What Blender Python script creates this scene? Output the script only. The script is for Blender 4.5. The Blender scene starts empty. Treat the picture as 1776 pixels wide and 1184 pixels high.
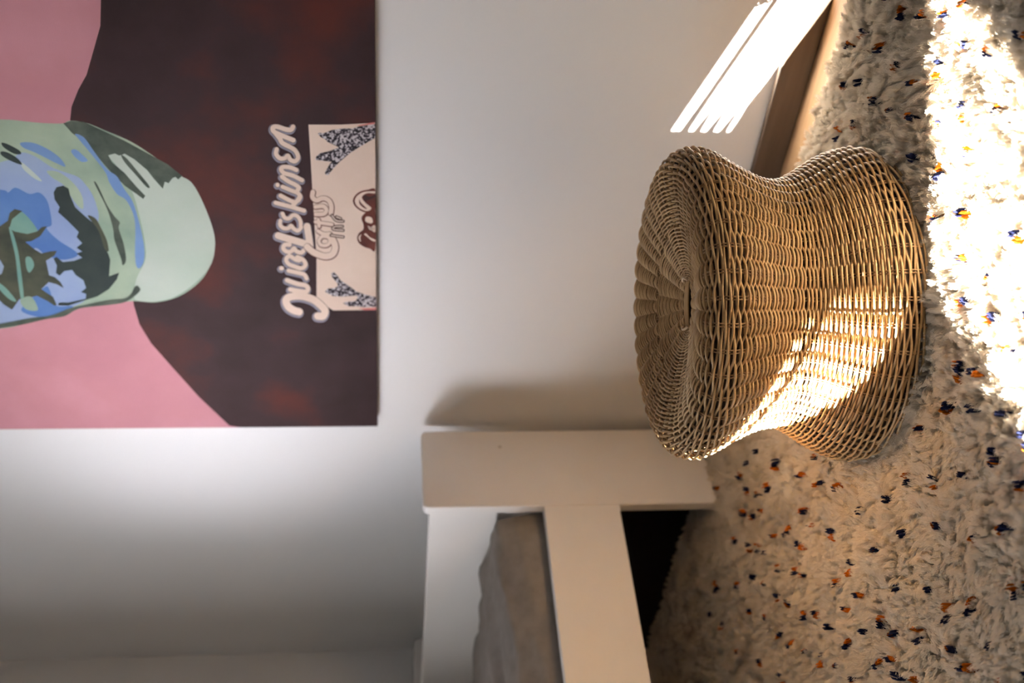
import bpy, bmesh, math
import numpy as np
from mathutils import Matrix, Vector

rng = np.random.default_rng(7)
S = bpy.context.scene
COL = S.collection

# ------------------------------------------------------------------ camera
H = 0.78                                  # camera height (m)
FPX = 40 / 36 * 1776                      # focal length in pixels
PITCH = math.radians(6.4)
q = 1 / math.sqrt(2)
FW = np.array([-math.cos(PITCH) * q, math.cos(PITCH) * q, -math.sin(PITCH)])
RT = np.array([q, q, 0.0])
DN = np.cross(FW, RT)
CAM = np.array([0.0, 0.0, H])
cam_d = bpy.data.cameras.new('camera')
cam_d.lens = 40; cam_d.sensor_width = 36; cam_d.sensor_fit = 'HORIZONTAL'
cam_d.clip_start = 0.02
cam_d.dof.use_dof = True; cam_d.dof.focus_distance = 1.68; cam_d.dof.aperture_fstop = 3.2
cam = bpy.data.objects.new('camera', cam_d); COL.objects.link(cam)
M = Matrix.Identity(4)                    # photograph is turned a quarter: image right = room down
for r in range(3):
    M[r][0] = DN[r]; M[r][1] = RT[r]; M[r][2] = -FW[r]; M[r][3] = CAM[r]
cam.matrix_world = M
S.camera = cam

# ------------------------------------------------------------------ light
S.view_settings.view_transform = 'Standard'; S.view_settings.look = 'None'
S.view_settings.gamma = 1.0; S.view_settings.use_curve_mapping = False
S.view_settings.exposure = 0.25
W = bpy.data.worlds.new('sky'); S.world = W; W.use_nodes = True
W.node_tree.nodes['Background'].inputs[0].default_value = (0.62, 0.78, 1.0, 1)
W.node_tree.nodes['Background'].inputs[1].default_value = 1.0
SUN_DIR = Vector((1.0, 0.728, -0.40)).normalized()
sun_d = bpy.data.lights.new('sun', 'SUN'); sun_d.energy = 178; sun_d.angle = math.radians(0.13)
sun_d.color = (1.0, 0.94, 0.85)
sun = bpy.data.objects.new('sun', sun_d); COL.objects.link(sun)
sun.rotation_euler = SUN_DIR.to_track_quat('-Z', 'Y').to_euler(); sun.location = (-6, -2, 3)

WY = 1.79        # painting wall plane
WX = -3.107      # window wall plane
RX, FY, CZ = 1.35, -2.3, 2.55
SILL, HEAD = 0.875, 2.05
WIN_Y0, WIN_Y1 = -0.95, 0.415
BLIND_Z = 1.001
day_d = bpy.data.lights.new('window_daylight', 'AREA'); day_d.shape = 'RECTANGLE'
day_d.size = WIN_Y1 - WIN_Y0; day_d.size_y = HEAD - BLIND_Z; day_d.energy = 34; day_d.spread = math.radians(170)
day_d.color = (0.90, 0.93, 1.0)
day = bpy.data.objects.new('window_daylight', day_d); COL.objects.link(day)
day.location = (WX + 0.03, (WIN_Y0 + WIN_Y1) / 2, (HEAD + BLIND_Z) / 2)
day.rotation_euler = Vector((1, 0, 0)).to_track_quat('-Z', 'Z').to_euler()

# fill lamps added at the window, aimed to brighten the wall around the painting
for gy in (-0.22, -0.02, 0.16, 0.31):
    gd = bpy.data.lights.new('wall_fill', 'AREA'); gd.shape = 'RECTANGLE'; gd.size = 0.2; gd.size_y = 0.5
    gd.energy = 0.68; gd.spread = math.radians(42); gd.color = (0.93, 0.91, 1.0)
    go = bpy.data.objects.new('wall_fill', gd); COL.objects.link(go)
    go.location = (WX + 0.10, gy, 1.26)
    go.rotation_euler = (Vector((-1.72, WY, 1.22)) - go.location).to_track_quat('-Z', 'Y').to_euler()

# ------------------------------------------------------------------ helpers
def hit(px, py, ax, v):
    """point of the photograph carried onto the room plane axis=v"""
    d = FW + RT * ((1184 - py - 592) / FPX) + DN * ((px - 888) / FPX)
    return CAM + d * ((v - CAM[ax]) / d[ax])

def proj(P):
    v = np.asarray(P) - CAM; z = v @ FW
    return 888 + FPX * (v @ DN) / z, 1184 - (592 + FPX * (v @ RT) / z), z

def lin(*c):
    o = []
    for v in c:
        v = v / 255
        o.append(v / 12.92 if v <= 0.04045 else ((v + 0.055) / 1.055) ** 2.4)
    return (o[0], o[1], o[2], 1)

def mat(name, col, rough=0.6, col2=None, scale=8.0, bump=0.0, bscale=200.0, spec=0.3, stretch=None, detail=4.0, col3=None):
    m = bpy.data.materials.new(name); m.use_nodes = True
    nt = m.node_tree; b = nt.nodes['Principled BSDF']
    b.inputs['Base Color'].default_value = col; b.inputs['Roughness'].default_value = rough
    b.inputs['Specular IOR Level'].default_value = spec
    tc = nt.nodes.new('ShaderNodeTexCoord'); mp = nt.nodes.new('ShaderNodeMapping')
    nt.links.new(tc.outputs['Object'], mp.inputs[0])
    if stretch: mp.inputs['Scale'].default_value = stretch
    if col2:
        n = nt.nodes.new('ShaderNodeTexNoise'); n.inputs['Scale'].default_value = scale; n.inputs['Detail'].default_value = detail
        nt.links.new(mp.outputs[0], n.inputs['Vector'])
        r = nt.nodes.new('ShaderNodeValToRGB'); r.color_ramp.elements[0].position = 0.32; r.color_ramp.elements[1].position = 0.68
        r.color_ramp.elements[0].color = col; r.color_ramp.elements[1].color = col2
        if col3:
            e = r.color_ramp.elements.new(0.5); e.color = col3
        nt.links.new(n.outputs['Fac'], r.inputs[0]); nt.links.new(r.outputs[0], b.inputs['Base Color'])
    if bump:
        n2 = nt.nodes.new('ShaderNodeTexNoise'); n2.inputs['Scale'].default_value = bscale; n2.inputs['Detail'].default_value = 3
        nt.links.new(mp.outputs[0], n2.inputs['Vector'])
        bp = nt.nodes.new('ShaderNodeBump'); bp.inputs['Strength'].default_value = bump; bp.inputs['Distance'].default_value = 0.002
        nt.links.new(n2.outputs['Fac'], bp.inputs['Height']); nt.links.new(bp.outputs[0], b.inputs['Normal'])
    return m

def tag(o, label=None, cat=None, group=None, kind=None):
    if label: o['label'] = label
    if cat: o['category'] = cat
    if group: o['group'] = group
    if kind: o['kind'] = kind
    return o

def link(name, me, m=None, parent=None, smooth=False):
    if m is not None:
        for mm in (m if isinstance(m, (list, tuple)) else [m]): me.materials.append(mm)
    o = bpy.data.objects.new(name, me); COL.objects.link(o)
    if parent is not None: o.parent = parent
    if smooth: me.polygons.foreach_set('use_smooth', [True] * len(me.polygons))
    return o

def empty(name, loc=(0, 0, 0)):
    o = bpy.data.objects.new(name, None); COL.objects.link(o); o.location = loc; o.empty_display_size = 0.05
    return o

def box(name, lo, hi, m, parent=None, bevel=0.0, segs=2):
    bm = bmesh.new(); bmesh.ops.create_cube(bm, size=1)
    for v in bm.verts:
        for k in range(3): v.co[k] = lo[k] + (v.co[k] + 0.5) * (hi[k] - lo[k])
    if bevel: bmesh.ops.bevel(bm, geom=bm.edges[:], offset=bevel, segments=segs, affect='EDGES', profile=0.5)
    me = bpy.data.meshes.new(name); bm.to_mesh(me); bm.free()
    return link(name, me, m, parent)

def boxes(name, lst, m, parent=None):
    V, Fc = [], []
    for lo, hi in lst:
        b = len(V)
        V += [(x, y, z) for x in (lo[0], hi[0]) for y in (lo[1], hi[1]) for z in (lo[2], hi[2])]
        Fc += [[b + i for i in f] for f in ((0, 1, 3, 2), (4, 6, 7, 5), (0, 4, 5, 1), (2, 3, 7, 6), (0, 2, 6, 4), (1, 5, 7, 3))]
    me = bpy.data.meshes.new(name); me.from_pydata(V, [], Fc); me.update()
    return link(name, me, m, parent)

def board(name, ax, c0, c1, a, b, m, parent, rad=(0, 0, 0, 0), bevel=0.003):
    """board lying in a plane across axis ax from c0 to c1; a/b = (min,max) of the two other axes; rad = corner radii"""
    (a0, a1), (b0, b1) = a, b
    cs = [(a0, b0, 1, 1), (a1, b0, -1, 1), (a1, b1, -1, -1), (a0, b1, 1, -1)]
    pts = []
    for k, (x, y, sx, sy) in enumerate(cs):
        r = max(rad[k], 1e-4); cx, cy = x + sx * r, y + sy * r
        st = [180, 270, 0, 90][k]
        n = 8 if rad[k] else 1
        for j in range(n + 1):
            t = math.radians(st + 90 * j / n); pts.append((cx + r * math.cos(t), cy + r * math.sin(t)))
            if n == 1 and j == 0: continue
    oth = [i for i in range(3) if i != ax]
    bm = bmesh.new(); lo = []
    for p in pts:
        co = [0, 0, 0]; co[ax] = c0; co[oth[0]] = p[0]; co[oth[1]] = p[1]; lo.append(bm.verts.new(co))
    f = bm.faces.new(lo)
    ex = bmesh.ops.extrude_face_region(bm, geom=[f])
    for v in ex['geom']:
        if isinstance(v, bmesh.types.BMVert): v.co[ax] = c1
    bmesh.ops.remove_doubles(bm, verts=bm.verts[:], dist=2e-4)
    bmesh.ops.recalc_face_normals(bm, faces=bm.faces[:])
    if bevel:
        es = [e for e in bm.edges if abs(e.verts[0].co[ax] - e.verts[1].co[ax]) < 1e-6]
        bmesh.ops.bevel(bm, geom=es, offset=bevel, segments=2, affect='EDGES', profile=0.5)
    me = bpy.data.meshes.new(name); bm.to_mesh(me); bm.free()
    return link(name, me, m, parent)

class Tubes:
    """many tubes gathered into one mesh"""
    def __init__(s): s.V = []; s.F = []; s.n = 0
    def add(s, P, N, r, sides=6, closed=False):
        P = np.asarray(P, float); n = len(P)
        T = (np.roll(P, -1, 0) - np.roll(P, 1, 0)) if closed else np.gradient(P, axis=0)
        T /= np.linalg.norm(T, axis=1)[:, None] + 1e-12
        N = np.broadcast_to(np.asarray(N, float), P.shape)
        N = N - T * (N * T).sum(1)[:, None]; N = N / (np.linalg.norm(N, axis=1)[:, None] + 1e-12)
        B = np.cross(T, N); r = np.broadcast_to(np.asarray(r, float), (n,))
        a = np.arange(sides) * 2 * math.pi / sides
        V = P[:, None, :] + r[:, None, None] * (np.cos(a)[None, :, None] * N[:, None, :] + np.sin(a)[None, :, None] * B[:, None, :])
        s.V.append(V.reshape(-1, 3))
        m = n if closed else n - 1
        i = np.arange(m)[:, None]; j = np.arange(sides)[None, :]; i2 = (i + 1) % n; j2 = (j + 1) % sides
        F = np.stack([i * sides + j, i * sides + j2, i2 * sides + j2, i2 * sides + j], -1).reshape(-1, 4) + s.n
        s.F.append(F); s.n += n * sides
    def build(s, name, m, parent=None, smooth=True):
        V = np.concatenate(s.V); Fq = np.concatenate(s.F)
        me = bpy.data.meshes.new(name)
        me.vertices.add(len(V)); me.vertices.foreach_set('co', V.ravel())
        me.loops.add(Fq.size); me.loops.foreach_set('vertex_index', Fq.ravel().astype(np.int32))
        me.polygons.add(len(Fq)); me.polygons.foreach_set('loop_start', np.arange(0, Fq.size, 4, dtype=np.int32))
        me.update(calc_edges=True)
        return link(name, me, m, parent, smooth)

def vnoise(x, y, seed=0):
    """smooth 2-D value noise in -1..1"""
    g = np.random.default_rng(seed).uniform(-1, 1, (64, 64))
    xi = np.floor(x).astype(int); yi = np.floor(y).astype(int); fx = x - xi; fy = y - yi
    fx = fx * fx * (3 - 2 * fx); fy = fy * fy * (3 - 2 * fy)
    a = g[xi % 64, yi % 64]; b = g[(xi + 1) % 64, yi % 64]; c = g[xi % 64, (yi + 1) % 64]; d = g[(xi + 1) % 64, (yi + 1) % 64]
    return (a * (1 - fx) + b * fx) * (1 - fy) + (c * (1 - fx) + d * fx) * fy

def spline(pts, per=8, closed=False):
    P = np.asarray(pts, float); n = len(P); out = []
    for i in range(n if closed else n - 1):
        if closed: p0, p1, p2, p3 = P[(i - 1) % n], P[i], P[(i + 1) % n], P[(i + 2) % n]
        else: p0, p1, p2, p3 = P[max(i - 1, 0)], P[i], P[i + 1], P[min(i + 2, n - 1)]
        for t in np.arange(per) / per:
            out.append(0.5 * ((2 * p1) + (-p0 + p2) * t + (2 * p0 - 5 * p1 + 4 * p2 - p3) * t * t + (-p0 + 3 * p1 - 3 * p2 + p3) * t ** 3))
    if not closed: out.append(P[-1])
    return np.array(out)

# ------------------------------------------------------------------ room shell
m_wall = mat('wall_paint', (0.78, 0.765, 0.75, 1), 0.85, bump=0.12, bscale=90, spec=0.15)
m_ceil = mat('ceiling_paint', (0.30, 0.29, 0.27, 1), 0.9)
m_wall2 = mat('warm_wall_paint', (0.86, 0.835, 0.79, 1), 0.9)
m_wall3 = mat('dark_wall_paint', (0.07, 0.075, 0.07, 1), 0.9)
m_oak = mat('oak_floor', lin(186, 150, 112), 0.45, lin(160, 124, 88), 6, 0.08, 60, 0.35, stretch=(1, 12, 12))
m_skirt = mat('oak_skirting', lin(96, 78, 62), 0.5, lin(82, 66, 52), 5, 0.05, 60, 0.35, stretch=(1, 12, 12))
m_wood = mat('white_painted_wood', (0.90, 0.86, 0.82, 1), 0.5, (0.88, 0.84, 0.80, 1), 9, 0.05, 40, 0.35)
T = 0.18
def struct(o): o['kind'] = 'structure'; return o
struct(box('floor', (WX - T, FY - T, -0.12), (RX + T, WY + T, 0), m_oak))
struct(box('ceiling', (WX - T, FY - T, CZ), (RX + T, WY + T, CZ + 0.12), m_ceil))
struct(box('wall_back', (WX - T, WY, 0), (RX + T, WY + T, CZ), m_wall))
struct(box('wall_right', (RX, FY, 0), (RX + T, WY, CZ), m_wall2))
struct(box('wall_front', (WX - T, FY - T, 0), (RX + T, FY, CZ), m_wall3))
struct(boxes('wall_left', [((WX - T, FY, 0), (WX, WY, SILL)), ((WX - T, FY, HEAD), (WX, WY, CZ)),
                           ((WX - T, FY, SILL), (WX, WIN_Y0, HEAD)), ((WX - T, WIN_Y1, SILL), (WX, WY, HEAD))], m_wall))
struct(box('baseboard_back', (WX, WY - 0.014, 0), (RX, WY - 0.0005, 0.060), m_skirt, bevel=0.003))
struct(box('baseboard_left', (WX + 0.0005, FY, 0), (WX + 0.014, WY - 0.015, 0.060), m_skirt, bevel=0.003))
struct(box('baseboard_right', (RX - 0.014, FY, 0), (RX - 0.0005, WY - 0.015, 0.060), m_skirt, bevel=0.003))

# window with its frame on the left wall, outside the picture
fr = empty('window_1', (WX, (WIN_Y0 + WIN_Y1) / 2, SILL)); fr['kind'] = 'structure'
def keep(o, par):
    o.parent = par; o.matrix_parent_inverse = Matrix.Translation(par.location).inverted(); return o
X0, X1 = WX - T, WX - T + 0.05
keep(boxes('window_frame', [((X0, WIN_Y0, HEAD - 0.05), (X1, WIN_Y1, HEAD)), ((X0, WIN_Y0, SILL - 0.0), (X1, WIN_Y0 + 0.02, HEAD))], m_wood), fr)

# venetian blind let down to leave a hand's breadth above the sill
m_slat = mat('blind_slat', (0.7, 0.69, 0.66, 1), 0.5)
bl = empty('venetian_blind', (WX - 0.03, (WIN_Y0 + WIN_Y1) / 2, HEAD))
tag(bl, 'white venetian blind let down over the window beside the bed', 'blind')
keep(box('head_rail', (WX - 0.05, WIN_Y0, HEAD - 0.04), (WX - 0.01, WIN_Y1, HEAD), m_slat), bl)
ca, sa = math.cos(math.atan(0.40)), math.sin(math.atan(0.40))
def slat_mesh(name, tilt_deg, t_end, t_mid, w=0.024):
    ys = [WIN_Y0, WIN_Y1 - 0.075, WIN_Y1 - 0.045, WIN_Y1 - 0.02, WIN_Y1]
    ts = [t_mid, t_mid, t_mid + (t_end - t_mid) * 0.35, t_mid + (t_end - t_mid) * 0.75, t_end]
    c, s_ = math.cos(math.radians(tilt_deg)), math.sin(math.radians(tilt_deg))
    V, Fc = [], []
    for y, t in zip(ys, ts):
        for u, v in ((-w / 2, -t / 2), (w / 2, -t / 2), (w / 2, t / 2), (-w / 2, t / 2)):
            V.append((u * c + v * s_, y, -u * s_ + v * c))
    for k in range(4):
        for j in range(4): Fc.append([k * 4 + j, k * 4 + (j + 1) % 4, k * 4 + 4 + (j + 1) % 4, k * 4 + 4 + j])
    Fc += [[3, 2, 1, 0], [16, 17, 18, 19]]
    me = bpy.data.meshes.new(name); me.from_pydata(V, [], Fc); me.update(); me.materials.append(m_slat); return me
sun_tilt = math.degrees(math.atan(0.40))
me_open, me_rail, me_shut = slat_mesh('slat_open', sun_tilt, 0.017, 0.0006), slat_mesh('slat_rail', sun_tilt, 0.017, 0.0125), slat_mesh('slat_shut', 78, 0.002, 0.002, 0.028)
pitch = (BLIND_Z - SILL) / 5
for k in range(1, 5):
    o = bpy.data.objects.new('slat', me_rail if k == 4 else me_open); COL.objects.link(o); o.location = (WX - 0.03, 0, SILL + k * pitch); keep(o, bl)
z = BLIND_Z + 0.013
while z < HEAD - 0.03:
    o = bpy.data.objects.new('slat', me_shut); COL.objects.link(o); o.location = (WX - 0.03, 0, z); keep(o, bl); z += 0.022

# ------------------------------------------------------------------ bed
BX = -2.066                                # plane of the near bed side
m_dowel = mat('wood_plug', (0.66, 0.60, 0.55, 1), 0.5)
bed = empty('bed_frame', (BX, 1.54, 0.0)); tag(bed, 'white painted wooden bed frame with rounded headboard posts', 'bed')
def bedpart(o): return keep(o, bed)
BT = 0.027
BW = 0.965
PT = 0.694
for xx, sx in ((BX - BT, 0), (BX - BW, 1)):
    p_ = bedpart(board('headboard_post', 0, xx, xx + BT, (1.541, 1.764), (0.009, PT), m_wood, None, (0, 0, .014, .014)))
    if sx == 0:
        d_ = board('wood_plug', 0, xx + BT - 0.0005, xx + BT + 0.0006, (1.71, 1.718), (0.505, 0.513), m_dowel, None, (.0035,) * 4, 0)
        d_.parent = p_; d_.matrix_parent_inverse = Matrix.Identity(4)
bedpart(board('headboard_plank', 1, 1.570, 1.594, (BX - BW + BT + .0005, BX - BT - .0005), (0.520, 0.678), m_wood, None, (0, 0, .004, .004)))
bedpart(board('headboard_plank', 1, 1.570, 1.594, (BX - BW + BT + .0005, BX - BT - .0005), (0.25, 0.42), m_wood, None))
for xx, zlo in ((BX - BT, 0.248), (BX - BW, 0.009)):  # unseen far rail carried down to the floor to block light under the bed
    bedpart(board('side_rail', 0, xx, xx + BT, (-0.10, 1.5405), (zlo, 0.421), m_wood, None, bevel=.0015))
    bedpart(board('footboard_post', 0, xx, xx + BT, (-0.32, -0.1005), (0.0, 0.45), m_wood, None, (0, 0, .014, .014)))
bedpart(board('footboard_plank', 1, -0.16, -0.136, (BX - BW + BT + .0005, BX - BT - .0005), (0.02, 0.44), m_wood, None))  # unseen foot panel deepened to keep light from under the bed
for k in range(14):
    bedpart(box('bed_slat', (BX - BW + BT + .0005, -0.08 + k * 0.117, 0.262), (BX - BT - .0005, -0.02 + k * 0.117, 0.278), m_wood))

m_tick = mat('mattress_ticking', lin(92, 86, 80), 0.9, lin(80, 75, 70), 20)
ma = box('mattress', (BX - BW + 0.035, -0.125, 0.279), (BX - 0.05, 1.562, 0.385), m_tick, bevel=0.025, segs=4)
tag(ma, 'slim grey mattress lying inside the white bed frame', 'mattress')
m_linen = mat('grey_linen', lin(150, 142, 134), 0.95, lin(136, 129, 122), 30, 0.5, 500, 0.05)
nu, nv = 120, 60
u = np.linspace(0, 1, nu); v = np.linspace(0, 1, nv); U, V = np.meshgrid(u, v, indexing='ij')
YY = 1.566 - 1.62 * U
near = np.clip((0.25 - U) / 0.17, 0, 1); near = near * near * (3 - 2 * near)
prof_x = np.interp(V, [0, .05, .12, .25, .45, .8, .93, 1], [BX - .052, BX - .045, BX - .07, BX - .14, BX - .28, BX - .78, BX - .89, BX - .91])
prof_z = np.interp(V, [0, .05, .12, .25, .45, .8, .93, 1], [.388, .405, .455, .502, .540, .545, .50, .42])
prof_x = prof_x * (1 - near) + near * np.interp(V, [0, .05, .12, .25, .45, .8, .93, 1], [BX - .052, BX - .045, BX - .05, BX - .085, BX - .28, BX - .78, BX - .89, BX - .91])
prof_z = prof_z * (1 - near) + near * np.interp(V, [0, .05, .12, .25, .45, .8, .93, 1], [.388, .405, .475, .528, .545, .545, .50, .42])
endf = np.clip(np.minimum(U, 1 - U) / 0.012, 0, 1); endf = np.sqrt(1 - (1 - endf) ** 2)
rise = np.interp(U, [0, .08, .3, 1], [0.0, .0, .012, .012])
wr = 0.007 * vnoise(U * 9 + V * 3, V * 9, 3) + 0.008 * vnoise(U * 9 + V * 14, V * 24, 4) + 0.003 * vnoise(U * 40, V * 30 + U * 10, 5)
ZZ = .388 + (prof_z - .388 + (rise + wr) * np.clip(V * 10, 0, 1) * np.clip((1 - V) * 10, 0, 1)) * (0.5 + 0.5 * endf)
XX = prof_x + 0.008 * vnoise(U * 22 + V * 8, V * 10, 8) * (V < .3) * (V > .02)
me = bpy.data.meshes.new('duvet')
idx = np.arange(nu * nv).reshape(nu, nv)
top = np.stack([XX, YY, ZZ], -1).reshape(-1, 3); bot = top.copy(); bot[:, 2] = .3865
qf = np.stack([idx[:-1, :-1], idx[:-1, 1:], idx[1:, 1:], idx[1:, :-1]], -1).reshape(-1, 4)
ring = list(idx[:, 0]) + list(idx[-1, 1:]) + list(idx[-2::-1, -1]) + list(idx[0, -2:0:-1])
n0 = nu * nv
Fq = qf.tolist() + (qf[:, ::-1] + n0).tolist() + [[ring[i], ring[(i + 1) % len(ring)], ring[(i + 1) % len(ring)] + n0, ring[i] + n0] for i in range(len(ring))]
me.from_pydata(np.concatenate([top, bot]).tolist(), [], Fq); me.update()
du = link('duvet', me, m_linen, None, True)
bmx = bmesh.new(); bmx.from_mesh(me); bmesh.ops.recalc_face_normals(bmx, faces=bmx.faces[:]); bmx.to_mesh(me); bmx.free()
tag(du, 'rumpled grey linen duvet on the bed behind the white side rail', 'duvet')

m_black = mat('shade_black', lin(26, 24, 23), 0.9)  # near-black block added in place of the deep shade under the bed
sb = empty('shade_box', (-2.55, 1.725, 0.0)); tag(sb, 'flat black box added for the deep shade under the bed', 'box')
keep(box('shade_box_body', (-2.98, 1.677, 0.0005), (-2.11, 1.772, 0.195), m_black, bevel=0.004), sb)
keep(box('shade_box_top', (-2.985, 1.6755, 0.1955), (-2.105, 1.7735, 0.222), m_black, bevel=0.004), sb)

# ------------------------------------------------------------------ painting
PYF = WY - 0.030
PX0, PX1, PZ0, PZ1 = -2.043, -0.72, 0.7955, 2.30
pa = empty('painting', ((PX0 + PX1) / 2, WY, PZ0))
tag(pa, 'unframed canvas portrait of a green and blue face above a dark red lettered shirt', 'painting')
def pm(name, c, c2=None, scale=6, c3=None, k=0.80, rough=.7, detail=5, stretch=None):
    f = lambda c: tuple(min(x * k, .9) for x in lin(*c)[:3]) + (1,)
    return mat('paint_' + name, f(c), rough, f(c2) if c2 else None, scale, 0.25, 700, 0.2, col3=f(c3) if c3 else None, detail=detail, stretch=stretch)
P_pink = pm('pink', (196, 132, 142), (214, 150, 160), 4, (204, 140, 148))
P_shirt = pm('maroon', (50, 25, 24), (98, 40, 30), 5, (64, 38, 40), k=0.66)
P_green = pm('sage', (140, 165, 145), (176, 192, 166), 9)
P_pale = pm('pale_green', (198, 208, 194), (186, 202, 184), 7)
P_dgreen = pm('dark_green', (62, 74, 64), (92, 102, 88), 30)
P_blue = pm('sky_blue', (112, 146, 196), (124, 158, 204), 12)
P_lblue = pm('light_blue', (146, 166, 206), (160, 178, 204), 11)
P_deep = pm('deep_blue', (78, 118, 182), (96, 136, 192), 10)
P_black = pm('bottle_black', (40, 52, 50), (52, 64, 58), 12)
P_olive = pm('olive', (58, 64, 52), (86, 88, 68), 20)
P_teal = pm('teal', (112, 158, 148), (128, 168, 152), 20)
P_cream = pm('cream', (222, 200, 182), (214, 190, 172), 10, k=.98)
P_grey = pm('lavender_grey', (150, 146, 158))
P_brown = pm('brown', (118, 58, 44), (92, 44, 36), 40)
P_dbrown = pm('dark_brown', (70, 40, 36))
P_pline = pm('salmon', (222, 130, 124))
P_speck = pm('speckle', (26, 20, 24), (214, 204, 206), 230, (96, 86, 94), detail=1)
for e_, p_ in zip(P_speck.node_tree.nodes['Color Ramp'].color_ramp.elements, (.40, .50, .60)): e_.position = p_
P_edge = pm('canvas_edge', (86, 66, 60))

cv = box('canvas', (PX0, PYF, PZ0), (PX1, WY - 0.0008, PZ1), P_edge, bevel=0.003)
keep(cv, pa)
layer = [0]
def inside(P3):
    P3 = P3.copy()
    P3[:, 0] = np.clip(P3[:, 0], PX0 + .0022, PX1 - .002); P3[:, 2] = np.clip(P3[:, 2], PZ0 + .0012, PZ1 - .002); return P3
def paint(name, pts, m, smooth=True, parent=None, label=None):
    layer[0] += 1; y = PYF - 0.00003 * layer[0]
    P2 = spline(pts, 5, True) if smooth else np.asarray(pts, float)
    P3 = inside(np.array([hit(a, b, 1, y) for a, b in P2]))
    me = bpy.data.meshes.new(name); me.from_pydata(P3.tolist(), [], [list(range(len(P3)))]); me.update()
    if me.polygons[0].normal.y > 0: me.flip_normals()
    o = link(name, me, m); keep(o, pa)
    if parent is not None: o.parent = parent; o.matrix_parent_inverse = Matrix.Identity(4)
    if label: o['label'] = label
    return o
def cB(pts): return [(x / 2.96, 180 + y / 2.96) for x, y in pts]

paint('background', [(-700, -500), (-700, 760), (700, 760), (700, -500)], P_pink, False)
# shirt
paint('shirt', [(178, -300), (176, -60), (175, 0), (174, 45), (160, 95), (150, 130), (136, 155), (124, 185), (121, 215), (160, 300), (225, 480), (232, 528), (242, 562), (262, 595), (300, 638), (345, 688), (398, 738), (420, 760), (700, 760), (700, -300)], P_shirt, False)
face = paint('face', [(0, 207), (40, 210), (70, 213), (108, 214), (121, 209), (150, 213), (180, 225), (230, 247), (280, 280), (312, 302), (335, 330), (355, 375), (369, 405), (373, 425), (365, 460), (345, 490), (310, 514), (270, 524), (230, 522), (190, 528), (140, 534), (118, 543), (80, 551), (40, 562), (0, 570), (-150, 585), (-330, 540), (-400, 440), (-400, 330), (-330, 240), (-150, 205)], P_green)
A = lambda n, pts, m, s=True: paint(n, cB(pts), m, s)
A('chin', [(690, 480), (655, 400), (600, 320), (556, 268), (570, 256), (640, 250), (720, 290), (820, 330), (930, 372), (990, 412), (1048, 520), (1095, 650), (1103, 740), (1080, 830), (1000, 920), (900, 988), (800, 1014), (712, 1010), (690, 990), (700, 900), (746, 800), (742, 700), (722, 600)], P_pale)
A('cheek', [(0, 300), (60, 285), (110, 250), (180, 270), (260, 322), (330, 350), (400, 375), (440, 415), (472, 462), (495, 520), (505, 600), (450, 700), (430, 790), (445, 930), (445, 1000), (350, 1050), (200, 1092), (0, 1128), (-300, 1130), (-400, 700), (-250, 380)], P_lblue)
A('cheek_shade', [(-300, 420), (0, 440), (40, 455), (80, 430), (150, 462), (200, 455), (238, 490), (256, 545), (265, 620), (240, 640), (300, 700), (400, 770), (330, 800), (240, 780), (180, 740), (120, 800), (0, 800), (-300, 800)], P_deep)
A('jaw_shade', [(150, 1010), (230, 940), (255, 955), (288, 1035), (372, 1038), (350, 1066), (280, 1084), (200, 1094), (110, 1062)], P_deep)
A('highlight', [(110, 300), (160, 340), (215, 395), (180, 385), (120, 335)], P_pale)
A('brow_light', [(240, 345), (300, 350), (370, 400), (420, 470), (425, 540), (380, 500), (330, 420), (270, 380)], P_green)
A('blue_stroke', [(105, 200), (170, 200), (250, 235), (310, 280), (335, 322), (290, 305), (240, 280), (180, 250), (120, 225)], P_blue)
A('blue_stroke', [(365, 240), (390, 235), (430, 268), (450, 292), (418, 297), (382, 270)], P_blue)
A('dark_stroke', [(8, 200), (40, 207), (98, 238), (107, 258), (70, 255), (20, 224)], P_black)
A('dark_stroke', [(5, 245), (40, 250), (90, 280), (112, 312), (60, 295), (10, 266)], P_black)
A('neck_shadow', [(325, 100), (365, 88), (430, 92), (500, 125), (640, 190), (760, 255), (860, 310), (935, 370), (915, 388), (900, 375), (885, 382), (866, 407), (846, 400), (836, 436), (790, 385), (755, 340), (690, 285), (640, 256), (612, 266), (590, 255), (556, 264), (575, 300), (640, 355), (700, 425), (746, 472), (735, 488), (700, 462), (640, 420), (560, 340), (500, 270), (440, 200), (370, 150)], P_dgreen, False)
A('neck_stroke', [(622, 262), (652, 282), (705, 345), (766, 420), (754, 428), (700, 368), (640, 300)], P_dgreen)
A('blue_line', [(385, 155), (430, 172), (480, 240), (550, 335), (600, 372), (640, 440), (680, 500), (712, 600), (738, 720), (740, 800), (720, 842), (700, 832), (693, 760), (692, 600), (652, 500), (600, 462), (560, 400), (540, 350), (470, 260), (420, 200)], P_blue)
A('wrinkle', [(485, 408), (500, 415), (550, 520), (590, 580), (615, 608), (610, 640), (635, 720), (647, 800), (630, 828), (620, 790), (588, 700), (580, 640), (550, 540)], P_dgreen)
A('lip', [(50, 600), (100, 556), (130, 568), (175, 620), (192, 660), (130, 668), (70, 655), (45, 632)], P_teal)
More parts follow.
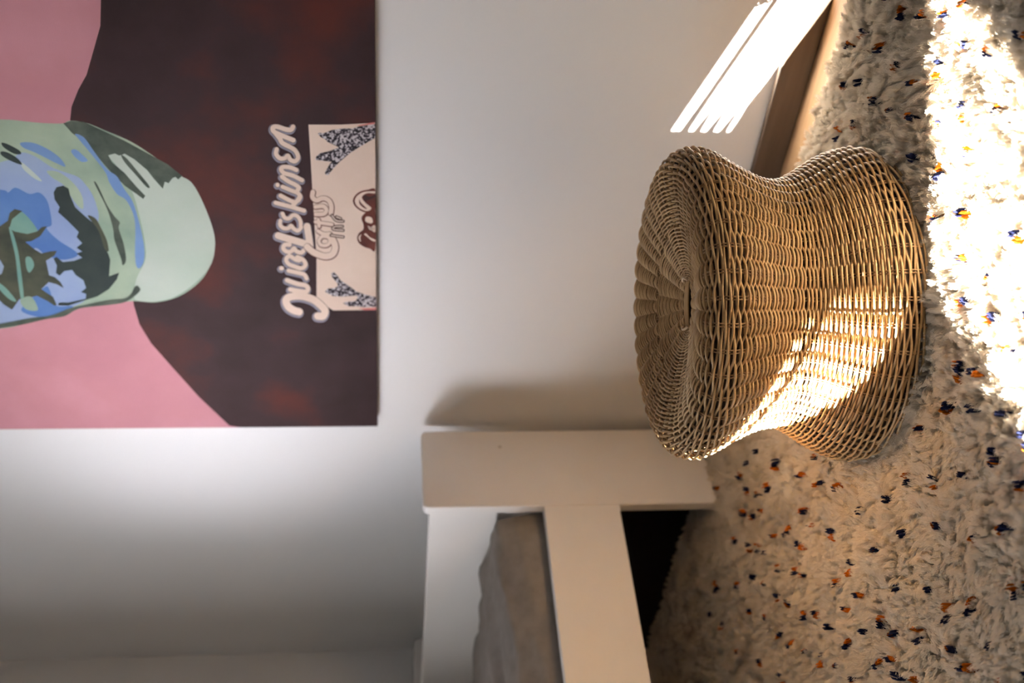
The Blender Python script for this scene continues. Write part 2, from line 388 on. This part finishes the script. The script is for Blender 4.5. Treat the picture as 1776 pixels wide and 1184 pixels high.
A('mouth', [(-120, 640), (0, 628), (40, 600), (50, 560), (75, 540), (115, 550), (98, 562), (62, 592), (48, 640), (75, 655), (140, 668), (190, 655), (215, 632), (242, 628), (230, 645), (205, 680), (160, 705), (130, 708), (175, 745), (213, 768), (258, 757), (292, 754), (280, 778), (236, 805), (245, 850), (252, 880), (282, 890), (310, 915), (328, 946), (290, 925), (250, 915), (213, 950), (232, 965), (272, 990), (291, 1032), (280, 1036), (240, 1010), (190, 985), (130, 1000), (100, 1002), (62, 1056), (20, 1030), (0, 1010), (-60, 960), (-30, 900), (10, 870), (20, 835), (0, 800), (-100, 760)], P_olive, False)
A('mouth_line', [(46, 640), (62, 652), (84, 720), (100, 800), (122, 985), (108, 1002), (92, 900), (78, 780)], P_teal)
A('mouth_glint', [(132, 790), (158, 788), (175, 828), (152, 866), (136, 842)], P_teal)
A('mouth_glint', [(-40, 890), (0, 920), (40, 955), (84, 1012), (50, 1004), (0, 955)], P_teal)
A('chin_patch', [(105, 1004), (160, 990), (195, 1055), (150, 1060), (118, 1040)], P_green)
A('beard', [(275, 455), (290, 428), (325, 420), (352, 435), (360, 470), (385, 530), (440, 580), (490, 620), (520, 680), (540, 740), (556, 770), (566, 800), (560, 885), (612, 866), (600, 900), (560, 950), (500, 988), (430, 1010), (350, 1036), (300, 1034), (300, 1022), (350, 1020), (440, 1000), (442, 975), (416, 966), (442, 945), (428, 905), (390, 880), (370, 852), (330, 858), (306, 882), (287, 868), (292, 830), (275, 795), (290, 785), (322, 812), (380, 806), (422, 790), (393, 768), (422, 758), (393, 738), (422, 715), (393, 684), (404, 658), (372, 625), (345, 598), (298, 556), (306, 530), (280, 490)], P_black, False)
A('beard_edge', [(450, 575), (490, 588), (520, 640), (548, 700), (558, 755), (536, 742), (505, 650)], P_olive)
A('jaw_line', [(690, 942), (705, 934), (720, 955), (690, 988), (640, 1018), (560, 1032), (430, 1046), (380, 1062), (330, 1090), (230, 1106), (120, 1132), (0, 1152), (-200, 1180), (-200, 1150), (0, 1128), (150, 1100), (260, 1086), (360, 1048), (440, 1030), (560, 1006), (640, 998), (672, 975)], P_dgreen)

# printed panel on the shirt
panel = paint('shirt_print', [(535, 216), (592, 216), (648, 213), (665, 212), (665, 537.5), (578, 538), (568, 532), (549, 520), (549, 448), (543, 350), (539, 280)], P_cream, False)
sp = lambda n, pts, ox, oy, sc, m, s=False: paint(n, [(ox + x / sc, oy + y / sc) for x, y in pts], m, s, panel)
sp('speckled_glove', [(225, 285), (260, 270), (340, 278), (480, 222), (640, 195), (740, 190), (880, 192), (1000, 150), (1250, 115), (1300, 110), (1320, 365), (1000, 540), (830, 650), (640, 810), (500, 960), (420, 1062), (370, 1050), (360, 1010), (450, 850), (490, 812), (420, 805), (180, 775), (200, 710), (280, 650), (480, 600), (620, 540), (400, 440), (390, 410), (280, 350)], 530, 205, 10.76, P_speck)
sp('speckled_glove', [(370, 260), (420, 235), (480, 290), (540, 380), (700, 490), (850, 600), (1000, 650), (1230, 705), (1230, 880), (1000, 887), (860, 870), (700, 872), (590, 815), (640, 790), (830, 770), (872, 690), (830, 672), (600, 690), (400, 682), (330, 640), (250, 600), (310, 540), (430, 530), (490, 500), (490, 450), (390, 330)], 540, 450, 10.76, P_speck)
sp('pink_edge', [(950, 140), (1250, 76), (1290, 74), (1290, 105), (1000, 145)], 530, 205, 10.76, P_pline)
sp('pink_edge', [(880, 910), (1230, 900), (1230, 940), (1000, 945)], 540, 450, 10.76, P_pline)

stroke_n = [0]
def stroke(name, pts, w, m, par, per=8, at_layer=None):
    """round-ended brush stroke lying flat on the canvas (width in photograph pixels)"""
    stroke_n[0] += 1
    y = PYF - 0.00003 * ((layer[0] if at_layer is None else at_layer) + 0.007 * stroke_n[0])
    C2 = spline(pts, per) if len(pts) > 2 else np.array([np.array(pts[0]) * (1 - t) + np.array(pts[1]) * t for t in np.linspace(0, 1, 6)])
    Tn = np.gradient(C2, axis=0); Tn /= np.linalg.norm(Tn, axis=1)[:, None] + 1e-9
    Nn = np.stack([-Tn[:, 1], Tn[:, 0]], 1); h = w / 2
    Vs, Fs = [], []
    for c, n in zip(C2, Nn): Vs += [c + n * h, c - n * h]
    for i in range(len(C2) - 1): Fs.append([2 * i, 2 * i + 1, 2 * i + 3, 2 * i + 2])
    for c, t, n in ((C2[0], -Tn[0], Nn[0]), (C2[-1], Tn[-1], Nn[-1])):
        b = len(Vs); Vs.append(c)
        for a in np.linspace(-math.pi / 2, math.pi / 2, 9): Vs.append(c + h * (t * math.cos(a) + n * math.sin(a)))
        Fs += [[b, b + k, b + k + 1] for k in range(1, 9)]
    P3 = inside(np.array([hit(a, b, 1, y) for a, b in Vs]))
    me = bpy.data.meshes.new(name); me.from_pydata(P3.tolist(), [], Fs); me.update()
    o = link(name, me, m); keep(o, pa)
    if par is not None: o.parent = par; o.matrix_parent_inverse = Matrix.Identity(4)
    return o
def cv2(pts, ox, oy, s): return [(ox + x / s, oy + y / s) for x, y in pts]
k1 = lambda p: cv2(p, 455, 200, 9.867)
k2 = lambda p: cv2(p, 455, 300, 9.867)
k3 = lambda p: cv2(p, 465, 400, 11.84)
k4 = lambda p: cv2(p, 475, 460, 11.84)
letters = [
    ('letter_n', [k1([(525, 195), (490, 245), (400, 240), (260, 195), (185, 205), (190, 270), (300, 330), (530, 425)]), k1([(215, 290), (300, 400), (340, 470), (450, 530)])], 8.2),
    ('letter_e', [k1([(245, 580), (235, 660), (300, 735), (390, 730), (435, 690), (480, 760), (560, 785), (612, 715), (560, 600), (450, 530)])], 7.6),
    ('letter_n', [k1([(585, 935), (470, 890), (350, 885), (320, 930), (380, 990), (520, 1030), (680, 1110)]), k1([(335, 1050), (450, 1130), (570, 1190), (625, 1240), (600, 1285)])], 7.6),
    ('letter_i', [k2([(345, 235), (500, 300), (600, 340), (650, 400), (620, 470)]), k2([(258, 200), (262, 208)])], 7.2),
    ('letter_k', [k2([(225, 508), (480, 575), (715, 645)]), k2([(310, 385), (470, 470), (560, 500)]), k2([(520, 560), (600, 470), (640, 400)])], 7.4),
    ('letter_s', [k2([(345, 695), (385, 765), (460, 775), (525, 720), (600, 740), (650, 820), (655, 900)])], 7.0),
    ('letter_e', [k2([(310, 815), (305, 890), (370, 945), (450, 940), (490, 900), (540, 955), (610, 985), (665, 930)])], 7.0),
    ('letter_l', [k3([(205, 100), (450, 175), (850, 290)]), k3([(860, 320), (840, 160), (800, -90)])], 12.0),
    ('letter_e', [k3([(440, 290), (340, 290), (315, 370), (390, 430), (480, 420), (530, 360), (580, 420), (680, 450), (735, 400)])], 7.6),
    ('letter_c', [k3([(640, 610), (560, 590), (440, 520), (370, 590), (420, 680), (560, 740), (690, 770), (770, 700), (720, 600), (600, 540)])], 7.4),
    ('letter_i', [k3([(420, 820), (600, 860), (740, 900), (790, 980)]), k3([(268, 770), (282, 772)])], 7.4),
    ('letter_u', [k4([(270, 305), (480, 380), (640, 410), (700, 470), (660, 540), (500, 525), (335, 495)])], 8.0),
    ('letter_j', [k4([(520, 955), (400, 920), (290, 840), (250, 720), (330, 650), (550, 630), (800, 700), (960, 820), (1050, 930), (1010, 1040), (900, 1040)])], 13.0),
]
L0 = layer[0]
for nm, sts, w in letters:
    for st in sts:
        stroke(nm + '_outline', [(a - 0.9, b + 1.7) for a, b in st], w + 4.6, P_grey, panel, at_layer=L0 + 1)
for nm, sts, w in letters:
    for st in sts:
        stroke(nm + '_shade', st, w + 1.6, P_dbrown, panel, at_layer=L0 + 2)
        stroke(nm, st, w, P_cream, panel, at_layer=L0 + 3)
k5 = lambda p: cv2(p, 530, 310, 7.893)
small = [
    ('letter_c', [k5([(20, 930), (110, 1005), (260, 1060), (370, 1030), (405, 930), (370, 830)])], 11),
    ('letter_o', [k5([(180, 850), (210, 905), (290, 910), (335, 860), (310, 800), (230, 790), (182, 838)])], 6),
    ('letter_i', [k5([(170, 715), (250, 755), (330, 750)])], 6.5),
    ('letter_t', [k5([(135, 590), (190, 600), (360, 625)]), k5([(175, 560), (185, 650)])], 6),
    ('letter_u', [k5([(135, 385), (240, 375), (285, 425), (250, 480), (140, 485)])], 7),
    ('letter_s', [k5([(100, 180), (95, 250), (150, 295), (230, 265), (310, 290), (352, 370), (345, 470)])], 8),
]
for nm, sts, w in small:
    for st in sts:
        stroke(nm + '_outline', [(a + .5, b + .5) for a, b in st], w + 2.6, P_brown, panel, at_layer=L0 + 4)
        stroke(nm, st, w, P_cream, panel, at_layer=L0 + 5)
for nm, sts in (('letter_i', [k5([(350, 770), (430, 785), (515, 795)])]), ('letter_n', [k5([(515, 705), (380, 690), (400, 655), (505, 650)])]), ('letter_t', [k5([(360, 500), (420, 570), (515, 580)]), k5([(420, 520), (480, 545)])])):
    for st in sts:
        stroke(nm + '_outline', st, 5.6, P_dbrown, panel, at_layer=L0 + 6); stroke(nm, st, 2.0, P_cream, panel, at_layer=L0 + 7)
layer[0] = L0 + 7
# brown knotted shape at the foot of the print
B = lambda n, pts, m: paint(n, k5(pts), m, True, panel)
B('knot', [(955, 150), (850, 150), (770, 165), (700, 205), (655, 265), (650, 325), (690, 390), (770, 445), (850, 462), (955, 440)], P_brown)
B('knot_light', [(955, 172), (850, 172), (780, 185), (715, 225), (680, 275), (678, 325), (712, 380), (780, 425), (850, 440), (900, 400), (820, 330), (770, 260), (800, 215), (860, 195), (955, 200)], P_cream)
B('knot_shade', [(735, 280), (760, 330), (840, 410), (800, 400), (740, 345)], P_brown)
B('knot_shade', [(790, 235), (830, 225), (870, 245), (955, 220), (955, 250), (860, 290), (810, 300)], P_dbrown)
B('knot', [(955, 430), (880, 430), (800, 480), (765, 540), (790, 620), (790, 690), (730, 745), (705, 810), (730, 880), (800, 930), (880, 955), (955, 960)], P_brown)
B('knot_light', [(830, 520), (900, 530), (920, 590), (890, 610), (820, 580)], P_cream)
B('knot_light', [(850, 640), (900, 700), (955, 730), (955, 640), (910, 650), (880, 700)], P_cream)
B('knot_light', [(725, 800), (745, 770), (765, 760), (750, 800), (755, 860), (735, 840)], P_cream)
B('knot_light', [(800, 760), (840, 790), (900, 840), (955, 860), (955, 835), (880, 800), (830, 750)], P_cream)

# ------------------------------------------------------------------ wicker stool
STX, STY, STZ = -1.2125, 1.2975, 0.0165
stool = empty('wicker_stool', (STX, STY, STZ)); stool.rotation_euler = (0, 0, math.radians(45))
tag(stool, 'round waisted wicker rattan stool with woven seat, standing on the white rug', 'stool')
m_rat = mat('rattan', lin(204, 168, 118), 0.42, lin(174, 138, 92), 26, 0.15, 300, 0.45, col3=lin(190, 154, 106))
m_rat2 = mat('rattan_stake', lin(170, 134, 92), 0.5, lin(146, 112, 76), 30)
prof = spline([(.2450, .0), (.2475, .012), (.2460, .035), (.2345, .066), (.2120, .102), (.1980, .128), (.1935, .147), (.1950, .168), (.2030, .194), (.2190, .228), (.2330, .254), (.2415, .274), (.2420, .290), (.2360, .304), (.2240, .313), (.2070, .316), (.185, .313), (.155, .306), (.115, .296), (.075, .287), (.040, .282), (.012, .280)], 24)
seg = np.linalg.norm(np.diff(prof, axis=0), axis=1); arc = np.concatenate([[0], np.cumsum(seg)]); LEN = arc[-1]
tang = np.gradient(prof, arc, axis=0); nrm = np.stack([tang[:, 1], -tang[:, 0]], 1); nrm /= np.linalg.norm(nrm, axis=1)[:, None]
def at(s):
    return (np.interp(s, arc, prof[:, 0]), np.interp(s, arc, prof[:, 1]), np.interp(s, arc, nrm[:, 0]), np.interp(s, arc, nrm[:, 1]))
i_rim = int(np.argmax(prof[:, 1])); S_RIM = arc[i_rim]
S_SH = arc[np.argmin(np.abs(arc - (S_RIM - 0.085)))]
NS = 40
def surf(s, th, off):
    r, z, nr, nz = at(s)
    ex = 0.024 * np.exp(-(r / 0.055) ** 2) + 0 * th
    rr = r + off * nr
    return np.stack([(rr + ex) * np.cos(th), rr * np.sin(th), z + off * nz], -1), np.stack([nr * np.cos(th), nr * np.sin(th), nz + 0 * th], -1)
th = np.arange(NS * 8) * 2 * math.pi / (NS * 8)
side, seat, border = Tubes(), Tubes(), Tubes()
s, i = 0.004, 0
while s < LEN - 0.012:
    r, z, nr, nz = at(s)
    if s < 0.022: pit = 0.0052
    elif s < S_RIM - 0.075:
        f = np.clip((r - 0.193) / 0.045, 0, 1); pit = 0.0033 + 0.0011 * f
    elif s < S_RIM - 0.004: pit = 0.0047
    else: pit = 0.0031 + 0.0006 * np.clip((r - 0.1) / .1, 0, 1)
    wob = 0.0005 * np.sin(3 * th + i) + 0.0004 * rng.standard_normal()
    if s < 0.022:
        ph = i * math.pi / 2
        off = 0.0030 * np.cos(NS / 4 * th + ph); ss = s + 0.0022 * np.sin(NS / 4 * th + ph) + wob
        rad, tb = 0.0020, border
    elif r > 0.125 or s < S_RIM:
        c = np.cos(NS / 2 * th + i * math.pi); off = 0.0050 * np.sign(c) * np.abs(c) ** 0.75; ss = s + wob
        rad, tb = (0.00188, side) if s < S_RIM - .004 else (0.0017, seat)
        if S_RIM - 0.075 < s < S_RIM - 0.004: ss = ss + 0.0006 * np.sin(NS / 2 * th + i * math.pi)
    elif r > 0.05:
        c = np.cos(NS / 4 * th + i * math.pi); off = 0.0040 * np.sign(c) * np.abs(c) ** 0.8; ss = s + wob * .6
        rad, tb = 0.00155, seat
    else:
        c = np.cos(NS / 4 * th + i * math.pi); off = 0.0022 * c * min(1, r / .03); ss = s + 0 * th
        rad, tb = 0.0014, seat
    P, N = surf(ss, th, off + 0.0003 * math.sin(i * 1.7))
    tb.add(P, N, rad, 6, True)
    s += pit; i += 1
o = side.build('side_weave', m_rat, stool); o['kind'] = 'stuff'; o['label'] = 'tan woven rattan side of the stool'
o = seat.build('seat_weave', m_rat, stool); o['kind'] = 'stuff'; o['label'] = 'dished woven rattan seat'
o = border.build('foot_border', m_rat, stool); o['kind'] = 'stuff'; o['label'] = 'twisted rattan border around the foot'
m_dark = mat('inner_shade_dark', lin(58, 42, 28), 0.9)  # dark shell added behind the weave: shade in the gaps, no light leaks
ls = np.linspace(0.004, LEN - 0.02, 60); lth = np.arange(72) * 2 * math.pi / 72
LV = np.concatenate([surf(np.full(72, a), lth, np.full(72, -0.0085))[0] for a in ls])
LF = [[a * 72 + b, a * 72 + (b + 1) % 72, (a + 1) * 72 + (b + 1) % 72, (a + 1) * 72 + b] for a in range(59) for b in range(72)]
me = bpy.data.meshes.new('inner_shade'); me.from_pydata(LV.tolist(), [], LF); me.update()
o = link('inner_shade', me, m_dark, stool, True); o['label'] = 'dark shell added for the shade inside the stool'
stk = Tubes()
ss = np.linspace(0.002, LEN - 0.006, 150)
for k in range(NS):
    for dd in (-1, 1):
        r_, _, _, _ = at(ss)
        tk = 2 * math.pi * k / NS + dd * 0.0021 / np.maximum(r_, 0.03)
        P, N = surf(ss, tk, 0 * ss); stk.add(P, N, 0.00125, 5)
o = stk.build('stake', m_rat2, stool); o['kind'] = 'stuff'
knot = Tubes()
for k in range(7):
    x = np.linspace(-0.040, 0.040, 17); y = (k - 3) * 0.0031 * (1 - 0.35 * (x / 0.04) ** 2)
    knot.add(np.stack([x, y, 0.2825 + 0.0035 * (1 - (x / 0.043) ** 2) - 0.0007 * abs(k - 3)], -1), (0, 0, 1), 0.0019, 6)
o = knot.build('seat_centre', m_rat, stool); o['label'] = 'bundle of canes at the middle of the seat'
m_rat3 = mat('rattan_pale', lin(214, 184, 148), 0.4)
for sx in (-1, 1):
    tt = np.linspace(-1.25, 1.25, 22); lp = Tubes()
    lp.add(np.stack([sx * (0.036 + 0.005 * np.cos(tt * 1.2)), 0.0145 * np.sin(tt), 0.2845 + 0.0045 * np.cos(tt)], -1), (0, 0, 1), 0.0021, 6)
    lp.build('binding_loop', m_rat3, stool)

# ------------------------------------------------------------------ rug
RX0, RX1, RY0, RY1 = -2.95, -0.30, 0.15, 1.672
rug = empty('rug', (-1.4, 0.9, 0)); tag(rug, 'thick cream wool shag rug with navy and ochre flecks', 'rug')
m_wool = mat('wool', (0.90, 0.83, 0.73, 1), 0.95, (0.87, 0.79, 0.68, 1), 14, spec=0.05)
def woolly(m, f=0.42):
    nt = m.node_tree; b = nt.nodes['Principled BSDF']; o = nt.nodes['Material Output']
    d = nt.nodes.new('ShaderNodeBsdfDiffuse'); t = nt.nodes.new('ShaderNodeBsdfTranslucent'); mx = nt.nodes.new('ShaderNodeMixShader'); mx.inputs[0].default_value = f
    for x in (d, t):
        if b.inputs['Base Color'].is_linked: nt.links.new(b.inputs['Base Color'].links[0].from_socket, x.inputs[0])
        else: x.inputs[0].default_value = b.inputs['Base Color'].default_value
    nt.links.new(d.outputs[0], mx.inputs[1]); nt.links.new(t.outputs[0], mx.inputs[2]); nt.links.new(mx.outputs[0], o.inputs[0])
woolly(m_wool, 0.22)
m_navy = mat('navy_wool', lin(30, 34, 62), 0.95, spec=0.05)
m_ochre = mat('ochre_wool', lin(178, 96, 22), 0.95, spec=0.05)
gx = np.linspace(RX0 + .006, RX1 - .006, 160); gy = np.linspace(RY0 + .006, RY1 - .006, 120)
GX, GY = np.meshgrid(gx, gy, indexing='ij'); GZ = 0.0065 + 0.0018 * vnoise(GX * 40, GY * 40, 21)
idx = np.arange(GX.size).reshape(GX.shape)
me = bpy.data.meshes.new('rug_backing')
me.from_pydata(np.stack([GX, GY, GZ], -1).reshape(-1, 3).tolist(), [], np.stack([idx[:-1, :-1], idx[1:, :-1], idx[1:, 1:], idx[:-1, 1:]], -1).reshape(-1, 4).tolist()); me.update()
bk = link('rug_backing', me, m_wool, None, True); keep(bk, rug)
PIT = 0.0090
cx, cy = np.meshgrid(np.arange(RX0, RX1, PIT), np.arange(RY0, RY1, PIT * .9), indexing='ij')
cx = cx.ravel() + rng.uniform(-.5, .5, cx.size) * PIT; cy = cy.ravel() + rng.uniform(-.5, .5, cy.size) * PIT
nt_ = len(cx); NF, KEYS = 24, 4
lx = 0.006 * vnoise(cx * 9, cy * 9, 31) + 0.011 * vnoise(cx * 38, cy * 38, 32) + 0.003 * rng.standard_normal(nt_) + 0.002
ly = 0.006 * vnoise(cx * 9, cy * 9, 33) + 0.011 * vnoise(cx * 38, cy * 38, 34) + 0.003 * rng.standard_normal(nt_) - 0.003
ht = 0.021 + 0.006 * vnoise(cx * 34, cy * 34, 35) + 0.0025 * rng.standard_normal(nt_)
t = np.linspace(0, 1, KEYS)
def rep(a): return np.repeat(a, NF)
n = nt_ * NF
ang = rng.uniform(0, 2 * math.pi, n); rr = np.sqrt(rng.uniform(0, 1, n))
bx_, by_ = rr * np.cos(ang), rr * np.sin(ang)
spread = (0.0050 * (1 - t) + 0.0032 * t)[None, :]
curl = rng.uniform(0, 6.28, n)[:, None]; amp = 0.0013 * np.sin(t * math.pi * .8)[None, :] + 0.0010 * t[None, :]
lean = (t ** 1.6)[None, :]
hx = rep(cx)[:, None] + bx_[:, None] * spread + rep(lx)[:, None] * lean + amp * np.cos(curl + 5 * t[None, :])
hy = rep(cy)[:, None] + by_[:, None] * spread + rep(ly)[:, None] * lean + amp * np.sin(curl + 5 * t[None, :])
leanlen = np.sqrt(rep(lx) ** 2 + rep(ly) ** 2)
hz = 0.005 + (rep(ht) * rng.uniform(.8, 1.08, n) - 0.25 * leanlen)[:, None] * (t[None, :] ** 0.85)
pos = np.stack([hx, hy, hz], -1).reshape(-1, 3).astype(np.float32)
hc = bpy.data.hair_curves.new('rug_pile'); hc.add_curves([KEYS] * n)
hc.attributes['position'].data.foreach_set('vector', pos.ravel())
ra = hc.attributes.get('radius') or hc.attributes.new('radius', 'FLOAT', 'POINT')
ra.data.foreach_set('value', np.tile(np.array([.00045, .00042, .00034, .00016], np.float32), n))
hc.materials.append(m_wool)
ho = bpy.data.objects.new('rug_pile', hc); COL.objects.link(ho); keep(ho, rug); ho['kind'] = 'stuff'; ho['label'] = 'shaggy cream wool pile'

SPOTS = [(1558,22),(1596,25),(1634,24),(1675,2),(1494,62),(1523,81),(1471,78),(1667,81),(1770,62),(1709,93),(1552,115),(1623,117),(1582,139),(1464,149),(1487,147),(1729,181),(1542,191),(1514,173),(1667,196),(1577,206),(1626,211),(1482,216),(1452,233),(1521,246),(1677,262),(1580,285),(1624,294),(1617,375),(1670,373),(1552,265),
(1763,410),(1669,447),(1713,481),(1665,524),(1712,552),(1753,603),(1660,630),(1691,644),(1662,655),(1639,706),(1684,712),(1733,715),(1591,742),(1540,780),(1774,750),(1722,797),
(1572,828),(1616,836),(1668,821),(1722,803),(1766,843),(1388,823),(1449,845),(1536,868),(1492,885),(1390,885),(1408,912),(1442,928),(1565,929),(1620,916),(1686,934),(1739,919),(1514,955),(1472,983),(1388,944),(1553,1009),(1448,1009),(1611,1025),(1489,1034),(1391,997),(1677,1049),(1758,1022),(1641,1061),(1467,1058),(1393,1064),(1414,1063),(1525,1080),(1435,1085),(1498,1103),(1546,1100),(1589,1102),(1717,1110),(1466,1113),(1645,1129),(1521,1147),(1673,1159),(1450,1154),(1423,1143),(1545,1144),(1479,1179),(1552,1181),(1585,1183),
(1294,797),(1311,785),(1342,806),(1282,826),(1243,847),(1294,853),(1311,856),(1329,843),(1287,889),(1321,886),(1303,896),(1272,935),(1298,951),(1313,946),(1340,930),(1329,964),(1349,983),(1377,988),(1302,1002),(1277,1015),(1324,1012),(1347,1038),(1365,1050),(1300,1060),(1328,1070),(1251,1084),(1350,1101),(1370,1114),(1279,1128),(1395,1128),(1318,1147),(1353,1178),(1241,1015),(1231,1065),(1363,917),(1414,790),(1417,838)]
def tuft_mesh(kk):
    g = np.random.default_rng(100 + kk); V, Fc, Mi = [], [], []
    for half in (0, 1):
        ox = (half - 0.5) * 0.0085 * g.uniform(.8, 1.3); oy = g.uniform(-.002, .002)
        lx_, ly_ = g.uniform(-.006, .006, 2)
        if kk % 5 == 4 and half == 1: continue
        for f in range(11 if half == 0 else 8):
            a = g.uniform(0, 6.28); r_ = math.sqrt(g.uniform()) * 0.0042
            x0, y0 = ox + r_ * math.cos(a), oy + r_ * math.sin(a); h = g.uniform(.019, .026)
            b = len(V)
            for tt, w in ((0, .0016), (.6, .0021), (.9, .0015)):
                for j in range(3):
                    an = j * 2.094 + a
                    V.append((x0 + lx_ * tt ** 1.5 + r_ * .25 * tt * math.cos(a) + w * math.cos(an), y0 + ly_ * tt ** 1.5 + r_ * .25 * tt * math.sin(a) + w * math.sin(an), h * tt))
            V.append((x0 + lx_ * 1.1, y0 + ly_ * 1.1, h))
            for lv in (0, 1):
                for j in range(3): Fc.append([b + lv * 3 + j, b + lv * 3 + (j + 1) % 3, b + lv * 3 + 3 + (j + 1) % 3, b + lv * 3 + 3 + j]); Mi.append(half)
            for j in range(3): Fc.append([b + 6 + j, b + 6 + (j + 1) % 3, b + 9]); Mi.append(half)
    me = bpy.data.meshes.new('fleck'); me.from_pydata(V, [], Fc); me.materials.append(m_navy); me.materials.append(m_ochre)
    me.polygons.foreach_set('material_index', Mi); me.update(); return me
TM = [tuft_mesh(k) for k in range(10)]
pts = [hit(a, b, 2, 0.024)[:2] for a, b in SPOTS]
for gx_ in np.arange(RX0 + .04, RX1, .062):
    for gy_ in np.arange(RY0 + .04, RY1 - .03, .062):
        p2 = np.array([gx_, gy_]) + rng.uniform(-.016, .016, 2)
        a, b, zz = proj((p2[0], p2[1], .024))
        if zz > 0.1 and -5 < a < 1781 and -5 < b < 1189: continue
        pts.append(p2)
for k, p2 in enumerate(pts):
    if not (RX0 < p2[0] < RX1 and RY0 < p2[1] < RY1): continue
    if abs(p2[1] - 1.65) < .12 and BX - BT - .02 < p2[0] < BX + .02: continue
    if math.hypot(p2[0] - STX, p2[1] - STY) < .272: continue
    o = bpy.data.objects.new('wool_fleck', TM[int(rng.integers(10))]); COL.objects.link(o)
    o.location = (p2[0], p2[1], 0.0045); o.rotation_euler = (0, 0, rng.uniform(0, 6.28)); sc_ = rng.uniform(.78, 1.2); o.scale = (sc_, sc_, 1.1)
    keep(o, rug)
